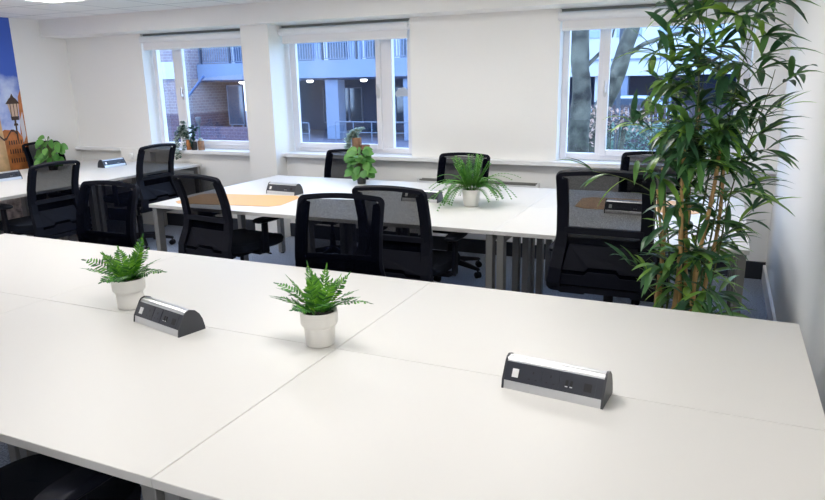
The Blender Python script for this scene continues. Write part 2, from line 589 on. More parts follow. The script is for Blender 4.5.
mural_poly('mural_lantern', [(4.985, zt(-.405)), (5.035, zt(-.405)), (5.03, zt(-.38)), (4.99, zt(-.38))], 11, BRN)


# ================================================================== DESKS
ZD = 0.74
DW, DD = 1.388, 0.8


def make_desk():
    """one bench desk, centre of its top at the origin; sitter's side towards -y"""
    t = empty('bench_desk')
    g = .0009
    MB().box(-DW / 2 + g, DW / 2 - g, -DD / 2 + g, DD / 2 - g, ZD - .025, ZD).build('desktop', LAM, t, bevel=.0015, seg=1)
    for s in (-1, 1):
        x = s * (DW / 2 - .035)
        MB().box(x - .022, x + .022, -DD / 2 + .02, -DD / 2 + .08, 0.01, ZD - .025).build('leg', STEEL, t, bevel=.003)
        MB().box(x - .022, x + .022, DD / 2 - .22, DD / 2 - .16, 0.01, ZD - .025).build('leg', STEEL, t, bevel=.003)
        MB().box(x - .02, x + .02, -DD / 2 + .08, DD / 2 - .22, ZD - .075, ZD - .027).build('cross_rail', STEEL, t)
        MB().lathe([(.018, 0), (.018, .009)], x, -DD / 2 + .05, 12).build('foot', BLACKP, t)
        MB().lathe([(.018, 0), (.018, .009)], x, DD / 2 - .19, 12).build('foot', BLACKP, t)
    MB().box(-DW / 2 + .06, DW / 2 - .06, .12, .16, ZD - .075, ZD - .027).build('back_beam', STEEL, t)
    return t


desk0 = make_desk()
used = []
SECOND = 1.32 / 1.388       # the second bench has slightly shorter desks


def put_desk(x, y, rz, label, group):
    o = desk0 if not used else copy_tree(desk0)
    used.append(1)
    o.location = (x, y, 0)
    o.rotation_euler.z = rz
    if 'second' in group:
        o.scale.x = SECOND
    return tag(o, label, 'desk', group)


NX = [-.4, -1.79, -3.18]
near_l = [('right', 'against the right wall'), ('middle', 'in the middle'), ('left', 'at the left end')]
for x, (a, b) in zip([-.394, -1.782, -3.17], near_l):
    put_desk(x, 1.35, 0, 'white desk %s of the nearest bench, front row beside the camera' % b, 'white desks of the nearest bench')
for x, (a, b) in zip([-.394, -1.782, -3.17], near_l):
    put_desk(x, 2.15, PI, 'white desk %s of the nearest bench, row farther from the camera' % b, 'white desks of the nearest bench')
for x, b in zip([-.485, -1.805, -3.125], ['under the bamboo plant at the right end', 'in the middle', 'at the left end with the tan mat']):
    put_desk(x, 4.0, 0, 'white desk %s of the second bench, near row' % b, 'white desks of the second bench')
for x, b in zip([-.485, -1.805, -3.125], ['at the right end, holding the far tan mat', 'in the middle', 'at the left end']):
    put_desk(x, 4.8, PI, 'white desk %s, second bench, window row' % b, 'white desks of the second bench')
for y, b in ((5.046, 'next to the window wall'), (3.658, 'farther from the window wall')):
    put_desk(-5.57, y, PI / 2, 'white desk of the far left bench, right-hand row, %s' % b, 'white desks of the far left bench')
    put_desk(-6.37, y, -PI / 2, 'white desk of the far left bench, mural side, %s' % b, 'white desks of the far left bench')

# tan desk mats


def desk_mat(x, y, w_, d_, rz, label):
    c = .06
    pts = [(-w_ / 2 + c, -d_ / 2), (w_ / 2 - c, -d_ / 2), (w_ / 2, -d_ / 2 + c), (w_ / 2, d_ / 2 - c), (w_ / 2 - c, d_ / 2), (-w_ / 2 + c, d_ / 2), (-w_ / 2, d_ / 2 - c), (-w_ / 2, -d_ / 2 + c)]
    o = MB().prism(pts, 0.0, .003, axis='z').build('desk_mat', TAN, loc=(x, y, ZD + .0003), rotz=rz, bevel=.001)
    return tag(o, label, 'desk mat', 'tan leather desk mats')


desk_mat(-3.26, 3.97, .86, .44, R(9), 'tan leather desk mat on the left end of the second bench')
desk_mat(-.47, 4.68, .8, .44, R(2), 'tan leather desk mat on the far row, behind the bamboo plant')


# ================================================================== POWER MODULES
def make_module():
    t = empty('power_module')
    L = .284
    SY, SZ = 1.24, 1.07
    prof = [(0, 0), (.003, .022), (.0245, .066), (.03, .074), (.042, .078), (.057, .072), (.07, .057), (.079, .037), (.084, .012), (.085, 0)]
    prof = [((a - .0425) * SY, b * SZ) for a, b in prof]
    MB().prism(prof, -L / 2 + .006, L / 2 - .006).build('aluminium_shell', CHROME, t, smooth=True)
    big = [(-.044, 0), (-.041, .023), (-.0195, .0675), (-.013, .076), (-.001, .080), (.016, .0735), (.029, .0585), (.038, .038), (.0435, .012), (.0445, 0)]
    big = [(a * SY, b * SZ) for a, b in big]
    for s in (-1, 1):
        MB().prism(big, s * L / 2, s * (L / 2 - .006)).build('end_cap', DARKCAP, t, smooth=True)
    # fascia frame: from (−.0395,.022) up to (−.018,.066)
    p0 = Vector((0, -.0395 * SY, .022 * SZ)); p1 = Vector((0, -.018 * SY, .066 * SZ))
    up = (p1 - p0).normalized()
    out = Vector((0, -up.z, up.y))
    H = (p1 - p0).length
    mt = Matrix(((1, 0, 0, 0), (0, up.y, -out.y, p0.y), (0, up.z, -out.z, p0.z), (0, 0, 0, 1)))
    # local: x along, y up the fascia, z into the body (negative = outwards)
    def fb(x0, x1, y0, y1, z0, z1):
        return MB().box(x0, x1, y0, y1, -z1, -z0, mt)
    fa = fb(-L / 2 + .006, L / 2 - .006, .0005, H, -.004, .0015).build('fascia', FASCIA, t)
    fb(-.115, -.097, .012, .036, .0015, .004).build('switch', SWITCH, t)
    for cx in (-.055, -.005):
        s = fb(cx - .024, cx + .024, .003, H - .003, .0015, .0028).build('socket', FASCIA, t)
        h = MB()
        for a, b, c, d in ((cx - .002, cx + .002, .03, .037), (cx - .013, cx - .007, .013, .016), (cx + .007, cx + .013, .013, .016)):
            h.box(a, b, c, d, -.0033, -.0028, mt)
        h.build('pin_holes', SOCK, s)
    for cx in (.04, .053):
        u = fb(cx - .0035, cx + .0035, .014, .033, .0015, .003).build('usb_port', SOCK, t)
        fb(cx - .0035, cx + .0035, .014, .017, .003, .0034).build('usb_contact', CHROME, u)
    d = fb(.078, .118, .004, H - .004, .0015, .0025).build('data_port', FASCIA, t)
    fb(.087, .108, .012, .034, .0025, .003).build('port_opening', SOCK, d)
    return t


mod0 = make_module()
mods = [(-.36, 1.72, R(-5), 'silver and black power module on the nearest bench, right-hand one of two'),
        (-1.768, 1.712, R(-13), 'silver and black power module beside the left fern on the nearest bench'),
        (-3.09, 4.325, R(-4), 'silver and black power module by the tan mat at the left of the second bench'),
        (-1.93, 4.37, R(0), 'silver and black power module left of the white pot on the second bench'),
        (-.5, 4.37, R(-3), 'silver and black power module seen through the tall chair beside the bamboo'),
        (-5.99, 5.26, R(88), 'silver power module on the far left bench close to the window wall'),
        (-6.12, 4.12, R(86), 'silver power module on the far left bench at the left frame edge')]
for i, (x, y, a, lab) in enumerate(mods):
    o = mod0 if i == 0 else copy_tree(mod0)
    o.location = (x, y, ZD + .0005)
    o.rotation_euler.z = a
    tag(o, lab, 'power module', 'desktop power modules')


# ================================================================== CHAIRS
def ypro(z):
    """back profile: y of the backrest surface at height z (sitter faces +y)"""
    pts = [(.36, -.285), (.42, -.325), (.5, -.325), (.6, -.285), (.68, -.27), (.8, -.285), (.9, -.315), (1.02, -.365)]
    for (z0, y0), (z1, y1) in zip(pts, pts[1:]):
        if z <= z1:
            t = (z - z0) / (z1 - z0)
            t = max(0, t)
            return y0 + (y1 - y0) * t
    return pts[-1][1]


def hw(z):
    """half width of the frame (centre line)"""
    t = (z - .37) / .62
    return .262 - .040 * min(1, max(0, t / .45)) - .004 * max(0, (t - .45))


def make_chair():
    t = empty('office_chair')
    # --- back frame: closed ring
    zb, ztp = .375, .975
    path = []
    rc = .024
    n = 22
    # right side going up
    for i in range(n + 1):
        z = zb + rc + (ztp - zb - 2 * rc) * i / n
        path.append((hw(z), z, 1))
    h1 = hw(ztp - rc)
    for k in range(1, 6):
        a = PI / 2 * k / 6
        path.append((h1 - rc + rc * math.cos(a), ztp - rc + rc * math.sin(a), 1 - k / 6))
    for i in range(9):
        x = (h1 - rc) * (1 - 2 * i / 8)
        path.append((x, ztp + .012 * (1 - (x / (h1 - rc)) ** 2), 0))
    for k in range(1, 6):
        a = PI / 2 * (1 + k / 6)
        path.append((-h1 + rc + rc * math.cos(a), ztp - rc + rc * math.sin(a), k / 6))
    for i in range(n + 1):
        z = ztp - rc - (ztp - zb - 2 * rc) * i / n
        path.append((-hw(z), z, 1))
    h2 = hw(zb + rc)
    for k in range(1, 6):
        a = PI + PI / 2 * k / 6
        path.append((-h2 + rc + rc * math.cos(a), zb + rc + rc * math.sin(a), 1 - k / 6))
    for i in range(9):
        x = -(h2 - rc) * (1 - 2 * i / 8)
        path.append((x, zb, -1))
    for k in range(1, 6):
        a = 1.5 * PI + PI / 2 * k / 6
        path.append((h2 - rc + rc * math.cos(a), zb + rc + rc * math.sin(a), k / 6))
    m = len(path)
    rings = []
    for i in range(m):
        x, z, side = path[i]
        xa, za, _ = path[i - 1]
        xb, zb_, _ = path[(i + 1) % m]
        tx, tz = xb - xa, zb_ - za
        l = math.hypot(tx, tz)
        tx /= l; tz /= l
        nx, nz = tz, -tx            # outward
        lo = 1 - min(1, max(0, (z - .42) / .22))
        wdt = .038 + .024 * max(0, side) + .012 * lo * max(0, side)
        if z > .9:
            wdt = .028 + .034 * max(0, side)
        y = ypro(z)
        th = .026
        rings.append([(x + nx * .014, y, z + nz * .014), (x + nx * .006, y - th, z + nz * .006), (x - nx * (wdt - .014), y - th, z - nz * (wdt - .014)), (x - nx * (wdt - .014), y, z - nz * (wdt - .014))])
    MB().rings(rings, closed=True).build('back_frame', GREYP, t, bevel=.004)
    # lumbar cross bar
    b = MB()
    prevs = []
    for i in range(9):
        x = -.19 + .38 * i / 8
        y = ypro(.685) - .012
        prevs.append([(x, y, .665), (x, y - .018, .668), (x, y - .018, .698), (x, y, .701)])
    b.rings(prevs).build('lumbar_bar', BLACKP, t)
    b = MB()
    for j in range(9):
        z = .4 + .28 * j / 8
        for i in range(9):
            u = -1 + i / 4
            b.v.append((u * (hw(z) - .02), ypro(z) + .001, z))
    for j in range(8):
        for i in range(8):
            a = j * 9 + i
            b.f.append((a, a + 1, a + 10, a + 9))
    b.build('lumbar_mesh', MESHF, t, smooth=True)
    # --- mesh
    b = MB()
    NXs, NZ = 12, 22
    for j in range(NZ + 1):
        z = .395 + (.972 - .395) * j / NZ
        for i in range(NXs + 1):
            u = -1 + 2 * i / NXs
            e = 1.0
            if j == NZ or j == 0:
                e = .86
            elif j == NZ - 1:
                e = .97
            b.v.append((u * hw(z) * e, ypro(z) + .003 + .012 * (1 - u * u) * (0.2 + math.sin(PI * j / NZ)) * -1 + .012, z))
    for j in range(NZ):
        for i in range(NXs):
            a = j * (NXs + 1) + i
            b.f.append((a, a + 1, a + NXs + 2, a + NXs + 1))
    b.build('back_mesh', MESHF, t, smooth=True)
    # --- lower back panels (moulded plastic with a stepped slot)
    def slab(poly, off, th, name, m_):
        r1 = [(x, ypro(z) - off, z) for x, z in poly]
        r2 = [(x, ypro(z) - off - th, z) for x, z in poly]
        MB().rings([r1, r2]).build(name, m_, t, bevel=.003)
    slab([(-.19, .485), (-.075, .485), (-.06, .505), (.075, .505), (.09, .485), (.19, .485), (.165, .61), (-.165, .61)], -.004, .012, 'lumbar_panel', GREYP)
    slab([(-.2, .41), (.2, .41), (.2, .465), (.095, .465), (.075, .485), (-.06, .485), (-.08, .465), (-.2, .465)], .004, .012, 'lower_panel', GREYP)
    # --- spine bracket to the mechanism
    b = MB()
    b.rings([[(x * 1.0, y, z) for x, z_ in ((-.05, 0), (.05, 0))] + [(x, y + .0, z - .03) for x in (.05, -.05)] for y, z in ((-.30, .40), (-.22, .385), (-.10, .40))])
    b.build('back_bracket', BLACKP, t, bevel=.004)
    MB().box(-.11, .11, -.13, .13, .385, .435).build('tilt_mechanism', BLACKP, t, bevel=.01)
    MB().tube([(.11, .03, .405), (.2, .035, .4), (.26, .04, .395)], .006, 6).build('tilt_lever', BLACKP, t)
    # --- seat
    def sup(w_, d_, cy, z, e=4.0, n_=36):
        out = []
        for k in range(n_):
            a = 2 * PI * k / n_
            c_, s_ = math.cos(a), math.sin(a)
            out.append((w_ * math.copysign(abs(c_) ** (2 / e), c_), cy + d_ * math.copysign(abs(s_) ** (2 / e), s_), z - (.012 if s_ > .8 else 0) * (z > .48)))
        return out
    MB().rings([sup(.225, .225, .02, .435), sup(.245, .24, .02, .447), sup(.25, .245, .02, .475), sup(.24, .235, .02, .497), sup(.2, .2, .02, .506), sup(.1, .1, .02, .508)]).build('seat', BLACKF, t, smooth=True)
    # --- armrests
    for s in (-1, 1):
        b = MB()
        b.rings([[(s * x, -.03 + dy, z + dz_) for dy, dz_ in ((-.035, 0), (.035, 0))] + [(s * (x), -.03 + dy, z - .022) for dy in (.035, -.035)] for x, z in ((.12, .43), (.25, .43), (.28, .445))])
        b.rings([[(s * (.265), -.06, .42), (s * .265, .0, .42), (s * .29, .0, .42), (s * .29, -.06, .42)],
                 [(s * .27, -.055, .52), (s * .27, -.005, .52), (s * .292, -.005, .52), (s * .292, -.055, .52)],
                 [(s * .27, -.05, .645), (s * .27, .0, .645), (s * .29, .0, .645), (s * .29, -.05, .645)]])
        a = b.build('armrest', BLACKP, t, bevel=.004)
        rr = []
        for z, e in ((.64, .8), (.648, 1), (.662, 1), (.67, .85)):
            rr.append([(s * .275 + px_ * e, py_ * e, z + (.004 if py_ > .1 else 0)) for px_, py_ in
                       [(.045 * math.copysign(abs(math.cos(q)) ** .6, math.cos(q)), .01 + .125 * math.copysign(abs(math.sin(q)) ** .6, math.sin(q))) for q in [2 * PI * k / 24 for k in range(24)]]])
        MB().rings(rr).build('arm_pad', BLACKP, a, smooth=True)
    # --- gas lift, star base, castors
    MB().lathe([(.014, .16), (.014, .39)], n=16).lathe([(.026, .10), (.026, .27), (.024, .28)], n=16).build('gas_lift', BLACKP, t, smooth=True)
    b = MB().lathe([(.03, .085), (.045, .09), (.045, .135), (.03, .145)], n=20)
    for k in range(5):
        a = 2 * PI * k / 5 + R(90)
        c_, s_ = math.cos(a), math.sin(a)
        rr = []
        for r_, wd, z0, z1 in ((.03, .026, .09, .14), (.15, .022, .08, .118), (.29, .017, .066, .088), (.305, .012, .066, .082)):
            rr.append([(c_ * r_ - s_ * wd, s_ * r_ + c_ * wd, z0), (c_ * r_ + s_ * wd, s_ * r_ - c_ * wd, z0), (c_ * r_ + s_ * wd * .6, s_ * r_ - c_ * wd * .6, z1), (c_ * r_ - s_ * wd * .6, s_ * r_ + c_ * wd * .6, z1)])
        b.rings(rr)
    base = b.build('star_base', BLACKP, t, bevel=.003)
    for k in range(5):
        a = 2 * PI * k / 5 + R(90)
        c_, s_ = math.cos(a), math.sin(a)
        b = MB()
        ax = a + R(70)
        cx, cy = c_ * .29, s_ * .29
        mtx = Matrix.Translation((cx, cy, .0275)) @ Matrix.Rotation(ax, 4, 'Z')
        for s in (-1, 1):
            ring = [[mtx @ Vector((s * q, .0265 * math.cos(u) * rr_, .0265 * math.sin(u) * rr_)) for u in [2 * PI * j / 14 for j in range(14)]] for q, rr_ in ((.006, 1), (.02, 1), (.023, .7))]
            b.rings(ring)
        b.tube([(cx, cy, .03), (cx, cy, .07)], .007, 6)
        b.build('castor', BLACKP, base)
    return t


chair0 = make_chair()
nchair = []
FIXED = ('star_base',)


def put_chair(x, y, rz, dz, label, arm_dz=None):
    o = copy_tree(chair0) if nchair else chair0
    if not nchair:
        proto_copy = None
    nchair.append(1)
    o.location = (x, y, 0)
    o.rotation_euler.z = rz
    tag(o, label, 'office chair', 'black mesh office chairs')
    o['_dz'] = dz
    o['_adz'] = dz if arm_dz is None else arm_dz
    return o


chairs = [
    put_chair(-3.13, 3.8, R(-8), .005, 'black mesh office chair tucked in at the tan mat, back to the camera'),
    put_chair(-1.685, 3.69, R(0), .015, 'black mesh office chair half hidden behind the one facing the right-hand fern'),
    put_chair(-.49, 3.6, R(0), .16, 'black mesh office chair raised highest, beside the bamboo plant', .03),
    put_chair(-3.13, 5.07, PI, -.02, 'black mesh office chair under the middle window behind the broad-leaved plant'),
    put_chair(-2.0, 5.1, PI, -.025, 'black mesh office chair against the window pier behind the white-potted trailing fern'),
    put_chair(-.46, 5.06, PI, .03, 'black mesh office chair under the right window, behind the bamboo leaves'),
    put_chair(-5.26, 3.75, PI / 2, .0, 'black mesh office chair at far left bench, nearer the left frame edge'),
    put_chair(-5.26, 4.87, PI / 2, .04, 'black mesh office chair at far left bench below the trailing window plant'),
    put_chair(-6.6, 5.17, -PI / 2, .0, 'black mesh office chair in front of the mural and left wall'),
    put_chair(-3.29, 2.5, PI, .04, 'black mesh office chair facing the camera, left of the nearest bench, behind left fern', .02),
    put_chair(-1.655, 2.52, PI + R(9), .045, 'black mesh office chair facing the camera behind the right-hand fern', .02),
    put_chair(-1.62, .97, 0, .0, 'black office chair pushed under the near edge of the nearest bench, bottom left'),
]
for o in chairs:
    dz, adz = o['_dz'], o['_adz']
    del o['_dz'], o['_adz']
    for c in kids(o):
        nm = c.name.split('.')[0]
        if nm == 'star_base':
            continue
        c.location.z += adz if nm == 'armrest' else dz


# ================================================================== PLANTS
def stepped_pot(x, y, z, label, seed, scale=1.0, fronds=None):
    t = empty('potted_fern', (x, y, z))
    s = scale
    MB().lathe([(.04 * s, 0), (.045 * s, .002), (.047 * s, .008), (.0485 * s, .05 * s), (.049 * s, .062 * s), (.056 * s, .068 * s), (.0585 * s, .074 * s), (.06 * s, .112 * s), (.058 * s, .114 * s), (.054 * s, .112 * s), (.051 * s, .09 * s), (.0 + .001, .088 * s)], n=40).build('pot', POTW, t, smooth=True)
    MB().lathe([(.0515 * s, .091 * s), (.0515 * s, .1 * s), (.02, .104 * s), (.001, .105 * s)], n=24).build('soil', SOIL, t, smooth=True)
    rnd = random.Random(seed)
    bd, by = MB(), MB()
    for (az, el, L, W, dr) in fronds:
        b = by if el > 56 else bd
        az, el = R(az), R(el)
        d = Vector((math.cos(az) * math.cos(el), math.sin(az) * math.cos(el), math.sin(el)))
        p = Vector((math.cos(az) * .012, math.sin(az) * .012, .1 * s))
        n = 15
        pts = [p.copy()]
        dirs = [d.copy()]
        for i in range(n):
            p = p + d * (L / n)
            d = (d + Vector((0, 0, -dr / n))).normalized()
            pts.append(p.copy())
            dirs.append(d.copy())
        b.tube(pts, [.0014 - .001 * i / n for i in range(n + 1)], 4)
        side = d.cross(Vector((0, 0, 1)))
        if side.length < .1:
            side = Vector((-math.sin(az), math.cos(az), 0))
        side.normalize()
        tw = rnd.uniform(-.7, .7)
        side = (Matrix.Rotation(tw, 3, dirs[n // 2]) @ side).normalized()
        for i in range(2, n + 1):
            tt = i / n
            wl = W * (math.sin(PI * min(1, tt * .88 + .1)) ** .7) * rnd.uniform(.85, 1.1)
            for sgn in (-1, 1):
                dd = (side * sgn * .9 + dirs[i] * .65 + Vector((0, 0, rnd.uniform(-.15, .25)))).normalized()
                nr = dirs[i].cross(side)
                b.leaf(pts[i], dd, nr, wl, .0085, droop=.25, seg=3, fold=.2)
        b.leaf(pts[n], dirs[n], dirs[n].cross(side), W * .6, .008, seg=3)
    bd.build('foliage', LEAF_F, t)
    by.build('young_fronds', LEAF_Y, t)
    return tag(t, label, 'potted plant', 'small ferns in white stepped pots')


def fr_set(seed, wide):
    rnd = random.Random(seed)
    out = []
    for k in range(8):
        out.append((k * 45 + rnd.uniform(-12, 12), rnd.uniform(38, 50), rnd.uniform(.12, .155), .036, rnd.uniform(.4, 1.0)))
    for k in range(6):
        out.append((k * 60 + 20 + rnd.uniform(-15, 15), rnd.uniform(58, 74), rnd.uniform(.12, .15), .038, rnd.uniform(.3, .7)))
    return out + wide


stepped_pot(-2.062, 1.815, ZD, 'small green fern in white stepped pot, left of the two on the nearest bench', 3, 1.05,
            fr_set(5, [(190, 38, .19, .036, .6), (172, 30, .15, .036, .7), (10, 35, .16, .034, .7), (60, 72, .17, .04, .2), (-5, 45, .15, .036, .5)]))
stepped_pot(-1.16, 1.77, ZD, 'small green fern in white stepped pot where the desk seams cross', 8, 1.05,
            fr_set(11, [(5, 40, .18, .036, .9), (180, 48, .17, .036, .8), (195, 36, .15, .034, .6), (140, 62, .16, .04, .2), (30, 60, .15, .038, .3)]))

# trailing fern in a plain white pot, second bench
t = empty('trailing_fern', (-1.53, 4.3, ZD))
MB().lathe([(.045, 0), (.05, .002), (.054, .012), (.064, .11), (.064, .116), (.06, .116), (.058, .1), (.001, .099)], n=32).build('pot', POTW, t, smooth=True)
MB().lathe([(.0575, .1), (.03, .106), (.001, .107)], n=20).build('soil', SOIL, t)
b = MB()
rnd = random.Random(4)
for k in range(95):
    az = R(k * 137.5)
    up = k % 3 == 0
    if not up and math.cos(az - R(-70)) > .8:
        continue
    el = R(rnd.uniform(62, 84) if up else rnd.uniform(25, 62))
    L = rnd.uniform(.16, .25) if up else rnd.uniform(.18, .36)
    dr = rnd.uniform(.1, .5) if up else rnd.uniform(1.6, 2.7)
    d = Vector((math.cos(az) * math.cos(el), math.sin(az) * math.cos(el), math.sin(el)))
    p = Vector((math.cos(az) * .02, math.sin(az) * .02, .105))
    n = 16
    for i in range(n):
        q = p + d * (L / n)
        if q.z < .006:
            q.z = .006
        b.tube([p, q], .0009, 3, caps=False)
        sd = d.cross(Vector((0, 0, 1)))
        if sd.length < .05:
            sd = Vector((-math.sin(az), math.cos(az), 0))
        sd.normalize()
        if i > 1:
            for sgn in (-1, 1):
                lf = .033 * (1 - .5 * i / n)
                tip = q + (sd * sgn + d * .9) * lf * .7
                if tip.z > .004:
                    b.leaf(q, sd * sgn + d * .9, (0, 0, 1), lf, .014, seg=2)
        p = q
        d = (d + Vector((0, 0, -dr / n))).normalized()
b.build('foliage', LEAF_S, t)
tag(t, 'bushy trailing fern in a plain white pot on the second bench', 'potted plant')


def broad_plant(name, x, y, z, label, seed, n, L, W, spread, hgt, pot_r, pot_h, shape, m_):
    t = empty(name, (x, y, z))
    MB().lathe([(pot_r * .75, 0), (pot_r * .8, .003), (pot_r, pot_h), (pot_r * .9, pot_h), (pot_r * .88, pot_h * .85), (.001, pot_h * .84)], n=24).build('pot', POTD, t, smooth=True)
    rnd = random.Random(seed)
    st = MB()
    lf = MB()
    for k in range(n):
        az = R(k * 137.5 + rnd.uniform(-20, 20))
        rr = spread * rnd.uniform(.25, 1)
        top = Vector((math.cos(az) * rr, math.sin(az) * rr, pot_h + hgt * rnd.uniform(.35, 1) * (1.15 - .4 * rr / spread)))
        mid = Vector((top.x * .35, top.y * .35, pot_h + (top.z - pot_h) * .7))
        st.tube([(0, 0, pot_h * .8), mid, top], .0018, 4)
        d = Vector((math.cos(az), math.sin(az) * .5 - .25, rnd.uniform(-1.0, .15)))
        if k % 3 == 0:
            top = Vector((top.x, top.y - .02, pot_h * .6 + (top.z - pot_h) * .45))
        lf.leaf(top, d, (rnd.uniform(-.3, .6), -1, .7), L * rnd.uniform(.75, 1.15), W * rnd.uniform(.8, 1.1), droop=.6, seg=6, fold=.12, shape=shape)
    st.build('stems', TWIG, t)
    lf.build('foliage', m_, t, smooth=True)
    return tag(t, label, 'potted plant')


broad_plant('monstera_plant', -2.76, 4.98, ZD, 'green broad-leaved plant on the far row of the second bench below the middle window', 5, 44, .085, .065, .09, .2, .045, .09, 'oval', LEAF_M)
broad_plant('leafy_plant', -6.36, 4.83, ZD, 'green leafy plant in dark pot on the far left bench', 9, 50, .1, .07, .13, .26, .05, .085, 'oval', LEAF_M)


# plants on the window ledge
def trailing(name, x, y, z, label, seed, m_, strands, pot_m, pr, ph, lsize, fall):
    t = empty(name, (x, y, z))
    MB().lathe([(pr * .85, 0), (pr * .9, .003), (pr, ph * .6), (pr * .95, ph), (pr * .8, ph), (pr * .8, ph * .85), (.001, ph * .84)], n=22).build('pot', pot_m, t, smooth=True)
    rnd = random.Random(seed)
    st = MB(); lf = MB()
    for (ax, ay, up, out, dn_) in strands:
        pts = []
        for i in range(14):
            u = i / 13
            pts.append(Vector((ax * out * min(1, u * 1.6) + rnd.uniform(-.006, .006), ay * out * min(1, u * 1.6), ph * .9 + up * math.sin(min(1, u * 2) * PI / 2) - dn_ * max(0, u - .3) / .7)))
        st.tube(pts, .0012, 4)
        for p in pts[1:]:
            for q in range(6):
                a = rnd.uniform(0, 2 * PI)
                lf.leaf(p, (math.cos(a), math.sin(a), rnd.uniform(-.6, .6)), (0, -.5, 1), lsize * rnd.uniform(.7, 1.2), lsize * .8, seg=3, shape='oval')
    st.build('stems', TWIG, t)
    lf.build('foliage', m_, t)
    return tag(t, label, 'potted plant')


rnd = random.Random(2)
trailing('trailing_ivy', -5.35, 5.765, ZS, 'variegated trailing ivy hanging from an orange pot on the left window sill', 2, LEAF_V,
         [(-1, -.9, .1, .1, .29), (-1, -.7, .14, .12, .3), (-.8, -1.0, .16, .09, .33), (-1, .0, .16, .12, .12), (-.6, -.3, .17, .07, .05), (-.3, -.7, .12, .07, .22), (-1, -.2, .18, .09, .1), (-1, -.6, .2, .11, .24), (-.7, -.4, .2, .06, .0), (-.9, -.8, .09, .12, .28)], COPPER, .033, .11, .03, 0)
trailing('dark_leaved_plant', -5.275, 5.76, ZS, 'dark green plant in dark pot between two brown pots on left sill', 7, leafmat('dark_leaf', [(.01, .05, .035), (.02, .09, .06), (.03, .13, .09)]),
         [(1, -.3, .14, .05, .0), (-.3, -.4, .16, .05, .0), (.2, .0, .18, .02, .0), (-.6, -.2, .12, .05, .02), (.8, .1, .16, .08, .0), (.1, -.9, .08, .05, .12)], POTD, .034, .09, .022, 0)
t = empty('small_cactus', (-5.185, 5.77, ZS))
MB().lathe([(.032, 0), (.035, .003), (.036, .07), (.034, .1), (.027, .1), (.026, .085), (.001, .084)], n=22).build('pot', WOODP, t, smooth=True)
cb = MB().lathe([(.02, .08), (.024, .1), (.02, .12), (.009, .132), (.001, .135)], n=14)
rnd = random.Random(1)
for k in range(40):
    a = rnd.uniform(0, 2 * PI); zz = rnd.uniform(.1, .128)
    rr = .022 * (1 - max(0, zz - .11) * 25)
    cb.leaf((math.cos(a) * rr, math.sin(a) * rr, zz), (math.cos(a), math.sin(a), .6), (0, 0, 1), .014, .006, seg=2)
cb.build('cactus', leafmat('pale_cactus', [(.35, .4, .36), (.5, .55, .5)]), t)
tag(t, 'pale small cactus in a brown wooden pot, right end of left sill group', 'potted plant')

t = trailing('trailing_succulent', -3.235, 5.77, ZS, 'grey-green trailing succulent spilling from brown pots on the middle window sill', 12, LEAF_G,
             [(-1, -.3, .06, .075, .13), (-1, -.5, .08, .09, .17), (-1, .1, .09, .07, .05), (-.5, -.5, .09, .05, .02), (.8, -.2, .1, .09, -.01), (.2, .2, .1, .04, 0), (-.9, -.6, .05, .08, .16), (-.9, -.2, .08, .08, .15), (-.8, -.6, .09, .07, .12), (-.6, -.8, .08, .06, .06)], WOODP, .048, .17, .028, 0)
t = empty('moss_pot', (-3.135, 5.755, ZS))
MB().lathe([(.035, 0), (.038, .003), (.042, .08), (.044, .105), (.038, .105), (.036, .09), (.001, .089)], n=22).build('pot', WOODP, t, smooth=True)
MB().lathe([(.037, .09), (.032, .1), (.018, .107), (.001, .109)], n=18).build('moss', mat('dark_moss', (.03, .035, .02), .95, bump=(120, 1)), t)
tag(t, 'small brown pot beside the trailing succulent on the middle window sill', 'potted plant')


